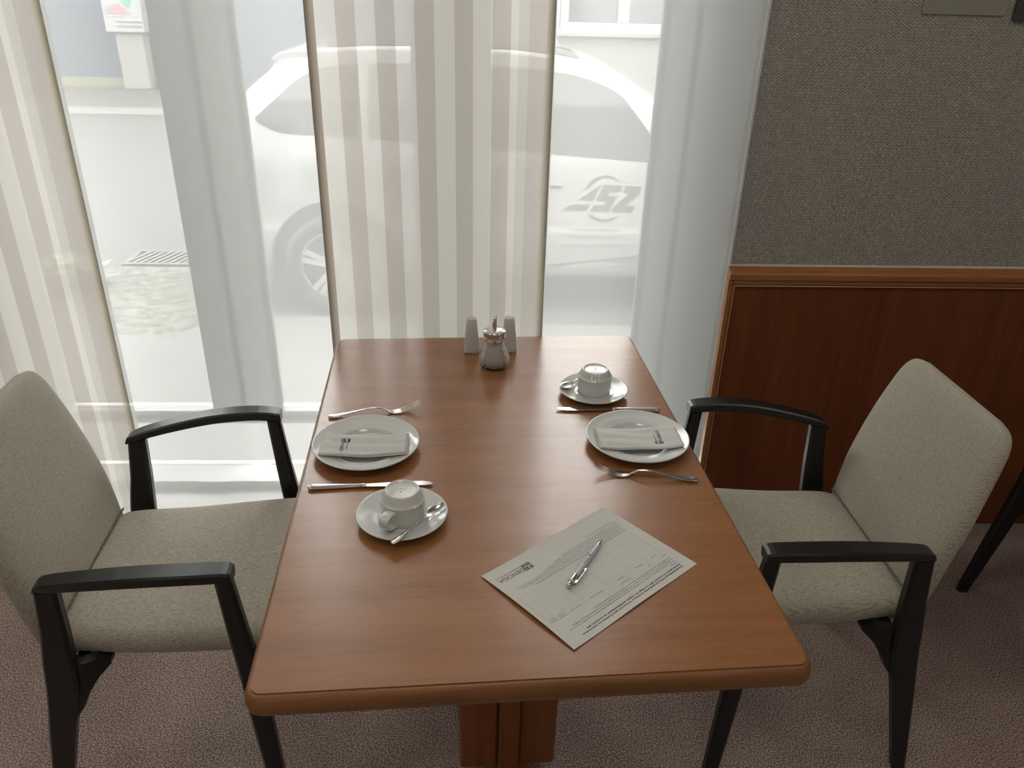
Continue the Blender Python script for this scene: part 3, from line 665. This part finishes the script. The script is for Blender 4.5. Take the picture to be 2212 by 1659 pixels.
# ------------------------------------------------------------ paper form
# page frame: origin top-left, u along reading direction, v down the page (millimetres)
C0 = Vector((0.373, 1.026, 0)); CU = Vector((-0.227, -0.188, 0)).normalized(); CV = Vector((CU.y, -CU.x, 0))
def sheet(u, v):
    """paper surface: millimetres on the page -> point, with the lifted short edge and a small dog-ear fold"""
    e = max(0.0, (u-215)/82.0)
    z = 0.0006+0.0052*e*e*math.sin(math.pi*(0.12+0.80*v/210.0))
    z += 0.0016*max(0.0, (v-198)/12.0)*math.exp(-((u-165)/22.0)**2)+0.0022*max(0.0, (14-v)/14.0)*math.exp(-((u-150)/70.0)**2)
    p = C0+CU*(u*0.001)+CV*(v*0.001); return (p.x, p.y, TZ+z)
form = thing('paper_form', 'white A4 contact form with table and black printing, under the pen', 'paper', (0, 0, 0))
nx, ny = 66, 42
vs = [sheet(297*i/nx, 210*j/ny) for j in range(ny+1) for i in range(nx+1)]
fs = [(j*(nx+1)+i, j*(nx+1)+i+1, (j+1)*(nx+1)+i+1, (j+1)*(nx+1)+i) for j in range(ny) for i in range(nx)]
vb = [(x, y, z-0.00015) for x, y, z in vs]; n_ = len(vs)
MB().add(vs+vb, fs+[tuple(q+n_ for q in reversed(a)) for a in fs], True).build('sheet', M['paper'], form)
def on_page(mb, vs, fs, u, v, e=0.00025):
    q = [sheet(u+p[0], v-p[1]) for p in vs]; mb.add([(x, y, z+e) for x, y, z in q], fs)
def line_text(mb, body, u, v, size, width=None, bold=0.0):
    vs, fs = text_geo(body, size, bold, width, 5 if size > 8 else 2); on_page(mb, vs, fs, u, v)
def rule(mb, u0, v0, u1, v1, wd):
    n = max(1, int(max(abs(u1-u0), abs(v1-v0))/8)); vs = []; fs = []
    for i in range(n+1):
        a = lerp(u0, u1, i/n); b = lerp(v0, v1, i/n)
        if abs(u1-u0) > abs(v1-v0): vs += [(a, b-wd/2), (a, b+wd/2)]
        else: vs += [(a-wd/2, b), (a+wd/2, b)]
    fs = [(2*i, 2*i+1, 2*i+3, 2*i+2) for i in range(n)]
    q = [sheet(*p) for p in vs]; mb.add([(x, y, z+0.0002) for x, y, z in q], fs)
g = MB()
line_text(g, 'Anwesenheitserkl\u00e4rung im Rahmen der aktuell g\u00fcltigen Verordnung zur Verh\u00fctung \u00fcbertragbarer Krankheiten des Landes Nordrhein-', 22.7, 14.0, 4.6, 243, 0.10)
line_text(g, 'Musterliste gem \u00a7 2, 1a CoronaSchVO NRW i.V.m. Anlage I Nr. 4 \u201eHygiene- und Infektionsstandards\u201c zur CoronaSchVO NRW', 23, 19.8, 4.6, 228, 0.10)
line_text(g, '(', 108.6, 8.0, 4.2); line_text(g, '(', 189.7, 8.4, 4.2)
g.build('heading_print', M['black_ink'], form)
g = MB()
for body, u, v, wd in (('Liebe G\u00e4ste,', 22.5, 26.2, 18), ('wir sind verpflichtet, Kontaktdaten zu erheben. Unter Beachtung der datenschutzrechtlichen Vorgaben im Rahmen der Corona-Pandemie bitten wir Sie', 22.0, 31.4, 251),
    ('die nachfolgenden Daten f\u00fcr sich und alle Personen an Ihrem Tisch vollst\u00e4ndig und richtig anzugeben und die Kontaktnachverfolgung zu erm\u00f6glichen', 21.5, 36.2, 243),
    ('(R\u00fcckverfolgbarkeit gem. CoronaSchVO NRW): Ihre Daten werden nach vier Wochen vernichtet und nicht anderweitig genutzt', 21.0, 41.0, 190),
    ('Datum:', 21.6, 50.3, 13), ('2021', 60, 50.3, 9), ('Tischnummer:', 111, 50.3, 25)):
    line_text(g, body, u, v, 3.6, wd, 0.03)
for body, u, v, wd in (('Name', 36, 60.6, 11), ('Vorname', 71, 60.6, 17), ('Adresse', 120, 60.6, 15), ('Telefonnummer', 169.5, 60.6, 29), ('Unterschrift', 220, 60.6, 23), ('Uhrzeit', 255, 59.6, 13), ('Ankunft', 255, 64.2, 13), ('Uhrzeit', 273.5, 59.6, 12.5), ('Ende', 274.5, 64.2, 9)):
    line_text(g, body, u, v, 3.8, wd, 0.05)
foot = (('Informationen zur Datenverarbeitung nach Artikel 13 DSGVO (Datenschutz-Grundverordnung): verantwortlich ist der Betrieb', 23, 139.2, 219), ('Wir verarbeiten die Daten auf der Grundlage der geltenden Verordnung zur Nachverfolgung m\u00f6glicher Infektionsketten, eine Weitergabe erfolgt nur an die', 20.5, 144.6, 247),
    ('zust\u00e4ndige Beh\u00f6rde auf deren Anforderung. Sie haben das Recht auf Auskunft, Berichtigung, L\u00f6schung sowie Einschr\u00e4nkung der Verarbeitung und', 20.6, 149.4, 249),
    ('Beschwerde bei der Aufsichtsbeh\u00f6rde. Die Angaben werden vier Wochen aufbewahrt und danach vollst\u00e4ndig vernichtet', 20.3, 154.2, 190),
    ('Zum Schutz aller G\u00e4ste bitten wir um leserliche Angaben. Vielen Dank f\u00fcr Ihre Mithilfe', 20.3, 159.0, 160), ('Bitte geben Sie das ausgef\u00fcllte Blatt beim Personal ab oder lassen Sie es auf dem Tisch liegen', 20.0, 163.6, 139), ('* Pflichtangaben gem\u00e4\u00df Verordnung', 19.8, 170.6, 70))
line_text(g, foot[0][0], *foot[0][1:3], 3.4, foot[0][3], 0.06)
for body, u, v, wd in foot[1:]: line_text(g, body, u, v, 3.4, wd, 0.02)
g.build('body_print', M['grey_ink'], form)
g = MB()
for u, wd in ((21.7, .35), (59.4, .28), (97.7, .28), (156.3, .28), (209.5, .28), (251.7, .28), (271.5, .28), (287.2, .35)): rule(g, u, 56.4, u, 130, wd)
g.build('column_rules', M['grey_ink'], form)
g = MB()
for v in (56.4, 67.5, 83.0, 98.7, 114.3, 130): rule(g, 21.7, v, 287.2, v, 0.22)
g.build('row_rules', M['pale_line'], form)
g = MB()
line_text(g, 'DEHOGA', 232.5, 181.6, 11.2, 53, -0.02)
line_text(g, 'NORDRHEIN-WESTFALEN', 232.5, 187.6, 3.6, 53, 0.0)
for (a, b, c, d) in ((213, 172, 214, 179.5), (215, 172, 217.6, 179.5), (218.6, 172, 219.2, 179.5), (220.2, 172, 220.9, 177), (221.6, 173.5, 222.2, 179.5), (213, 172, 222.6, 172.9), (223.4, 172, 226.2, 180), (227, 172, 227.6, 180), (228.4, 172, 230.8, 180),
    (213.5, 181, 215.5, 188), (216.2, 181, 222.2, 182.3), (216.2, 183.2, 222.2, 185.2), (216.2, 186.2, 222.2, 188), (223.6, 181, 225.6, 188), (228.8, 181, 230.8, 188)):
    rule(g, a, (b+d)/2, c, (b+d)/2, d-b) if c-a > d-b else rule(g, (a+c)/2, b, (a+c)/2, d, c-a)
g2 = [(225.6, 181), (227.2, 185), (228.8, 181), (228.8, 184), (227.2, 188), (225.6, 184)]
on_page(g, [(u, -v) for u, v in g2], [(0, 1, 4, 5), (1, 2, 3, 4)], 0, 0, 0.0002)
g.build('association_logo', M['black_ink'], form)
# ------------------------------------------------------------ pen
pen = thing('ballpoint_pen', 'white and chrome ballpoint pen lying on the form', 'pen', (0, 0, 0))
def lx(prof, n=24, c=(0, 0)):
    return [[(x, c[0]+r*math.cos(2*math.pi*k/n), c[1]+r*math.sin(2*math.pi*k/n)) for k in range(n)] for x, r in prof]
MB().loft(lx([(0.029, 0.0050), (0.045, 0.0050), (0.080, 0.0048), (0.118, 0.0044), (0.1195, 0.0042)])).build('barrel', M['lilac'], pen)
MB().loft(lx([(0.0105, 0.0042), (0.0110, 0.0056), (0.014, 0.0058), (0.028, 0.0057), (0.0295, 0.0052)])).build('upper_ring', M['satin_chrome'], pen)
MB().loft(lx([(-0.0008, 0.0030), (0.0, 0.0040), (0.006, 0.0042), (0.0118, 0.0038)])).build('push_button', M['satin_chrome'], pen)
MB().loft(lx([(0.1190, 0.0042), (0.122, 0.0040), (0.136, 0.0014), (0.138, 0.0006)])).build('tip', M['satin_chrome'], pen)
MB().box(0.013, 0.054, -0.0092, -0.0080, -0.0014, 0.0014).box(0.013, 0.020, -0.0085, -0.0045, -0.0012, 0.0012).box(0.049, 0.054, -0.0085, -0.0060, -0.0012, 0.0012).build('clip', M['chrome'], pen, bevel=0.0003, seg=1)
g = MB()
for k in range(6):
    pass
seg = [(0.0838+0.0022*math.cos(q), 0.0022*math.sin(q)) for q in [2*math.pi*k/14 for k in range(14)]]
g.add([(x, 0.0049*math.sin(y/0.0049), 0.0049*math.cos(y/0.0049)+0.00012) for x, y in seg], [tuple(range(14))])
for k in range(9):
    xk = 0.078-0.0021*k; g.add([(xk+dx, 0.0049*math.sin(y/0.0049), 0.0049*math.cos(y/0.0049)+0.00012) for dx, y in ((0, -0.0006), (-0.0013, -0.0006), (-0.0013, 0.0006), (0, 0.0006))], [(0, 1, 2, 3)])
g.build('dark_print', M['navy_ink'], pen)
a, b = Vector((0.1485, 0.967, TZ+0.0062)), Vector((0.222, 1.087, TZ+0.0052)); d = b-a
pen.location = a; pen.rotation_euler = (0, -math.atan2(d.z, math.hypot(d.x, d.y)), math.atan2(d.y, d.x))

# ------------------------------------------------------------ street outside
SZ = -0.2
MB().box(-30, 30, WY+WT, 11.76, SZ-0.1, SZ).build('street_ground', M['asphalt'], kind='structure')
MB().box(-30, 30, 11.76, 12.40, SZ-0.1, SZ+0.05).build('kerb_strip', M['kerb'], kind='structure')
MB().box(-30, 30, 12.40, 16, SZ-0.1, SZ+0.03).build('far_pavement', M['pavement'], kind='structure')
MB().prism([(-8, WY+WT+0.005), (6, WY+WT+0.005), (6, 3.95), (-0.9, 4.40), (-1.46, 4.40), (-1.69, 4.12), (-8, 4.12)], SZ-0.02, SZ+0.012, 'z').build('near_pavement', M['slab'], kind='structure')
MB().prism([(-8, 4.125), (-1.70, 4.125), (-1.47, 4.41), (-1.6, 5.30), (-8, 5.30)], SZ-0.02, SZ+0.004, 'z').build('gravel_bed', M['bed'], kind='structure')
gr = thing('drain_grate', 'pale street drain grate seen through the left sheer panel', 'drain', (-2.15, 5.50, SZ+0.001))
MB().box(-0.30, 0.30, -0.16, -0.13, 0, 0.012).box(-0.30, 0.30, 0.13, 0.16, 0, 0.012).box(-0.30, -0.27, -0.13, 0.13, 0, 0.012).box(0.27, 0.30, -0.13, 0.13, 0, 0.012).build('frame', M['slab'], gr)
MB().box(-0.27, 0.27, -0.13, 0.13, 0, 0.002).build('pit', M['car_dark'], gr)
bar = None
for k in range(11):
    if bar is None: bar = MB().box(-0.012, 0.012, -0.13, 0.13, 0.002, 0.011).build('bar', M['slab'], gr); b_ = bar
    else:
        b_ = bar.copy(); COL.objects.link(b_); b_.parent = gr
    b_.location = (-0.25+0.05*k, 0, 0); b_.rotation_euler = (0, 0, R(-18))
sh = thing('low_plant', 'faint low leafy plant in the gravel bed beyond the left pane', 'plant', (-2.62, 4.95, SZ))
lf = MB(); random.seed(3)
for k in range(150):
    a = random.uniform(0, 2*math.pi); rr_ = random.uniform(0.02, 0.20); h = random.uniform(0.02, 0.18)*(1-rr_*2)
    c = Vector((rr_*math.cos(a), rr_*math.sin(a), h+0.02)); L = random.uniform(0.05, 0.10); w_ = L*0.28
    d = Vector((math.cos(a+random.uniform(-.7, .7)), math.sin(a+random.uniform(-.7, .7)), random.uniform(-.1, .7))).normalized(); s_ = d.cross(Vector((0, 0, 1))).normalized()*w_
    lf.add([c, c+d*L*0.5+s_, c+d*L, c+d*L*0.5-s_], [(0, 1, 2, 3)])
lf.build('leaves', M['foliage'], sh, kind='stuff')
lf = MB()
for k in range(9):
    a = 2*math.pi*k/9; lf.tube([(0, 0, 0), (0.05*math.cos(a), 0.05*math.sin(a), 0.08), (0.13*math.cos(a), 0.13*math.sin(a), 0.13)], 0.003, 5)
lf.build('stems', M['foliage'], sh)
# far side of the street
bl = thing('blue_building', 'blue-grey rendered building across the street at the left', 'building', (-8.5, 15.0, SZ))
MB().box(-12, 7.6, 0, 0.5, 0.18, 4.6).build('wall', M['blue_wall'], bl)
MB().box(-12, 2.40, -0.05, 0.5, 0.03, 0.18).build('plinth', M['yellow_base'], bl)
MB().box(2.40, 7.6, -0.01, 0.5, 0.03, 0.18).build('plinth', M['blue_wall'], bl)
cw = thing('cream_building', 'cream building with white casement window across the street at the right', 'building', (2.5, 15.0, SZ))
b = MB().box(-3.4, -1.05, 0, 0.5, 0.03, 4.6).box(-1.05, 1.30, 0, 0.5, 0.03, 1.02).box(-1.05, 1.30, 0, 0.5, 2.6, 4.6).box(1.30, 9, 0, 0.5, 0.03, 4.6)
b.build('wall', M['cream_wall'], cw)
MB().box(-1.05, 1.30, -0.02, 0.06, 1.10, 1.24).box(-1.05, -0.90, -0.02, 0.06, 1.24, 2.6).box(1.14, 1.30, -0.02, 0.06, 1.24, 2.6).box(-0.045, 0.155, -0.02, 0.06, 1.24, 2.6).box(-0.9, 1.14, -0.02, 0.06, 2.46, 2.6).build('window_frame', M['building_white'], cw, bevel=0.01)
MB().box(-1.12, 1.36, -0.16, 0.06, 1.02, 1.09).build('window_sill', M['cream_wall'], cw, bevel=0.01)
MB().box(-1.05, 1.3, 0.05, 0.08, 1.2, 2.6).build('window_pane', M['dark_glass'], cw)
MB().box(-1.30, -1.06, -0.05, 0.0, 0.03, 4.6).build('pilaster', M['building_white'], cw)
pc = thing('poster_cabinet', 'white street cabinet with a mint and pink poster on a plinth', 'cabinet', (-5.83, 14.66, SZ+0.03))
MB().box(-0.32, 0.31, -0.10, 0.27, 0.90, 2.2).build('housing', M['building_white'], pc, bevel=0.02)
MB().box(-0.22, 0.23, -0.02, 0.27, 0.0, 0.90).build('plinth', M['cream_wall'], pc, bevel=0.02)
MB().box(-0.12, 0.29, -0.112, -0.10, 0.99, 1.01).box(-0.12, 0.29, -0.112, -0.10, 1.06, 1.08).build('slot', M['kerb'], pc)
MB().box(-0.28, 0.27, -0.106, -0.10, 1.14, 2.1).build('poster', M['poster_white'], pc)
MB().prism([(0.0, 1.36), (0.10, 1.28), (0.16, 1.34), (0.22, 1.50), (0.20, 1.70), (0.05, 1.72), (-0.08, 1.62), (0.02, 1.50)], -0.110, -0.106, 'y').prism([(-0.26, 1.20), (0.10, 1.17), (0.04, 1.26), (-0.08, 1.33), (-0.18, 1.30)], -0.110, -0.106, 'y').build('poster_print', M['poster_green'], pc)
MB().prism([(-0.24, 1.19), (0.12, 1.17), (0.04, 1.28), (-0.06, 1.34), (-0.17, 1.30)], -0.1115, -0.109, 'y').build('poster_print', M['poster_pink'], pc)
# ------------------------------------------------------------ car
CY = 4.5
car = thing('car', 'white hatchback parked outside, side on, with grey lettering on the front door', 'car', (0, 0, 0))
# roofline at the cabin side and body; y offset inward from the side plane as a function of height
def inset(z):
    if z < 0.55: return -0.012*max(0.0, min(1.0, (0.55-z)/0.15)) if z > 0.09 else 0.0
    if z < 0.70: return 0.012*(z-0.55)/0.15
    return 0.012+0.27*((z-0.70)/0.56)
top = [(-1.47, 0.30), (-1.46, 0.62), (-1.42, 0.80), (-1.36, 0.93), (-1.28, 1.03), (-1.15, 1.13), (-1.10, 1.195), (-0.93, 1.232), (-0.6, 1.252), (-0.2, 1.258), (0.2, 1.248), (0.50, 1.222), (0.66, 1.190), (0.76, 1.155), (0.95, 1.055), (1.18, 0.92), (1.40, 0.79), (1.55, 0.75), (1.9, 0.70), (2.2, 0.60), (2.38, 0.42), (2.42, 0.25)]
CW = 1.68
def topz(x):
    for (a, za), (b, zb) in zip(top, top[1:]):
        if a <= x <= b: return lerp(za, zb, (x-a)/(b-a))
    return top[0][1] if x < top[0][0] else top[-1][1]
rings = []; NS = 90
for i in range(NS+1):
    x = -1.47+3.89*i/NS; zt = max(0.26, topz(x)); half = []
    endf = max(0.0, (-1.25-x)/0.22)**2*0.10+max(0.0, (x-2.0)/0.42)**2*0.25
    lv = [0.02, 0.06, 0.12, 0.25, 0.40, 0.55, 0.62, 0.70, 0.73]+[0.73+(1.26-0.73)*k/8 for k in range(1, 9)]
    for z in lv:
        zz_ = min(z, zt); y = inset(zz_)+endf
        if z < 0.05: y += 0.05
        half.append((zz_, y))
    r = []
    for z, y in half: r.append((x, CY+y, z if z < zt-1e-6 else zt-0.0))
    rnd = [(0.03, 0.012), (0.08, 0.022), (0.25, 0.034), (0.5, 0.042)]
    ybase = half[-1][1]
    for dy, dz in rnd: r.append((x, CY+ybase+dy, zt+dz))
    full = r+[(x, 2*CY+CW-p[1], p[2]) for p in reversed(r)]
    rings.append(full)
MB().loft(rings).build('body', M['car_paint'], car)
def side(poly, d0=-0.006, d1=0.004):
    """thin plate that follows the tumblehome of the side"""
    n = len(poly); P = lambda d: [(x, CY+inset(z)+d, z) for x, z in poly]
    return MB().add(P(d0)+P(d1), [tuple(range(n)), tuple(range(2*n-1, n-1, -1))]+[(i, i+n, (i+1) % n+n, (i+1) % n) for i in range(n)])
side([(-1.225, 0.912), (-1.218, 0.894), (-1.124, 0.848), (-1.04, 0.835), (-0.70, 0.825), (-0.66, 0.826), (-0.66, 1.188), (-0.80, 1.175), (-0.916, 1.152), (-1.023, 1.085), (-1.126, 0.996)]).build('quarter_window', M['car_glass'], car)
side([(-0.60, 0.822), (-0.02, 0.785), (-0.02, 1.198), (-0.3, 1.200), (-0.60, 1.190)]).build('rear_door_window', M['car_glass'], car)
side([(0.06, 0.780), (1.12, 0.715), (1.02, 0.83), (0.833, 1.05), (0.752, 1.095), (0.657, 1.130), (0.532, 1.160), (0.40, 1.176), (0.06, 1.195)]).build('front_door_window', M['car_glass'], car)
MB().prism([(-1.20, CY+0.30), (-1.20, CY+CW-0.30), (-1.38, CY+CW-0.22), (-1.38, CY+0.22)], 0.0, 0.001, 'z').xf(Matrix.Translation((0, 0, 0.9))).build('number_plate_ledge', M['car_dark'], car)
rf = MB()
rf_r = []
for k in range(15):
    x = -0.85+1.45*k/14; zz_ = topz(x)
    rf_r.append([(x, CY+inset(1.25)+dy, zz_+dz+0.004) for dy, dz in ((0.10, 0.024), (0.25, 0.034), (0.5, 0.042), (CW-2*inset(1.25)-0.5, 0.042), (CW-2*inset(1.25)-0.25, 0.034), (CW-2*inset(1.25)-0.10, 0.024))])
rf.loft(rf_r, False, True, False).build('roof_glass', M['car_glass'], car)
# spoiler, handle, decals, sill, pillar trims
MB().prism([(-0.93, 1.256), (-1.09, 1.240), (-1.135, 1.205), (-1.10, 1.155), (-1.05, 1.17), (-0.9, 1.21)], CY+0.26, CY+CW-0.26, 'y').build('roof_spoiler', M['car_paint'], car, bevel=0.006)
side([(0.423, 0.607), (0.487, 0.600), (0.487, 0.588), (0.423, 0.594)], -0.03, 0.0).build('door_handle', M['car_paint'], car, bevel=0.003)
side([(0.429, 0.582), (0.487, 0.580), (0.487, 0.570), (0.429, 0.572)], -0.003, 0.002).build('handle_recess', M['car_dark'], car)
side([(0.440, 0.122), (0.701, 0.149), (0.934, 0.181), (1.25, 0.24), (1.25, 0.115), (0.937, 0.098), (0.442, 0.081)], -0.004, 0.004).build('sill_stripe', M['sage'], car)
for nm, poly in (('logo_arc', [(0.625, 0.566), (0.651, 0.607), (0.685, 0.633), (0.72, 0.645), (0.756, 0.646), (0.792, 0.636), (0.824, 0.61), (0.779, 0.63), (0.734, 0.634), (0.695, 0.62), (0.665, 0.594), (0.64, 0.565)]),
    ('logo_letter', [(0.59, 0.506), (0.715, 0.593), (0.676, 0.503)]), ('logo_letter', [(0.498, 0.446), (0.551, 0.481), (0.66, 0.481), (0.64, 0.445)]),
    ('logo_letter', [(0.733, 0.592), (0.841, 0.591), (0.831, 0.556), (0.763, 0.552), (0.758, 0.533), (0.813, 0.531), (0.791, 0.484), (0.768, 0.44), (0.662, 0.442), (0.678, 0.478), (0.741, 0.478), (0.752, 0.496), (0.694, 0.505)]),
    ('logo_letter', [(0.859, 0.59), (0.948, 0.587), (0.943, 0.545), (0.865, 0.482), (0.922, 0.474), (0.905, 0.436), (0.789, 0.442), (0.803, 0.477), (0.884, 0.546), (0.847, 0.552)]),
    ('logo_arc', [(0.648, 0.422), (0.684, 0.395), (0.731, 0.383), (0.768, 0.384), (0.803, 0.396), (0.831, 0.418), (0.811, 0.414), (0.775, 0.4), (0.739, 0.396), (0.706, 0.405), (0.678, 0.42)])):
    side(poly, -0.003, 0.003).build(nm, M['decal'], car)
g = MB()
for body, x, z, wd, s_ in (('Arbeitsmedizin', 0.550, 0.326, 0.295, 0.030), ('Sicherheitstechnik', 0.530, 0.284, 0.335, 0.030), ('www.asz-gmbh.de', 0.493, 0.230, 0.405, 0.036)):
    vs, fs = text_geo(body, s_, 0.0, wd); g.add([(x+v[0], CY-0.0155, z+v[1]) for v in vs], fs)
g.build('door_lettering', M['decal_light'], car, kind='stuff')
for xw in (-0.82, 1.62):
    zw = SZ+0.30
    MB().prism([(xw+0.37*math.cos(q), zw+0.02+0.36*math.sin(q)) for q in [math.pi*k/20 for k in range(21)]]+[(xw-0.37, 0.02), (xw+0.37, 0.02)], CY-0.018, CY+0.20, 'y').build('wheel_arch', M['car_dark'], car)
    wh = thing('wheel', '', ''); del wh['label']; del wh['category']; wh.parent = car; wh.location = (xw, CY+0.0, zw)
    rot = Matrix.Rotation(R(90), 4, 'X')
    MB().lathe([(0.205, 0.02), (0.225, 0.045), (0.28, 0.05), (0.298, 0.03), (0.30, -0.05), (0.298, -0.12), (0.20, -0.15)], 48).xf(rot).build('tyre', M['car_dark'], wh)
    MB().lathe([(0.190, 0.025), (0.210, 0.035), (0.212, 0.02), (0.19, -0.05), (0.0, -0.06)], 48).xf(rot).build('rim', M['alloy'], wh)
    for k in range(5):
        a = 2*math.pi*k/5+0.3
        MB().prism([(0.03, -0.022), (0.20, -0.045), (0.20, -0.012), (0.10, 0.0), (0.20, 0.012), (0.20, 0.045), (0.03, 0.022)], 0.018, 0.030, 'z').xf(rot @ Matrix.Rotation(a, 4, 'Z')).build('spoke', M['building_white'], wh, bevel=0.002)
for s_, nm in ((CY+CW-0.02, 'far_side_wheel'),):
    for xw in (-0.82, 1.62):
        MB().lathe([(0.0, 0), (0.30, 0), (0.30, 0.18), (0.0, 0.18)], 32).xf(Matrix.Translation((xw, s_, SZ+0.30)) @ Matrix.Rotation(R(90), 4, 'X')).build('rear_tyre', M['car_dark'], car)
MB().prism([(1.02, 0.80), (1.10, 0.84), (1.20, 0.82), (1.20, 0.74), (1.05, 0.73)], CY-0.16, CY+0.02, 'y').build('wing_mirror', M['car_paint'], car, bevel=0.015)
MB().box(-1.48, -1.40, CY+0.12, CY+CW-0.12, 0.05, 0.32).build('rear_bumper', M['car_paint'], car, bevel=0.02)
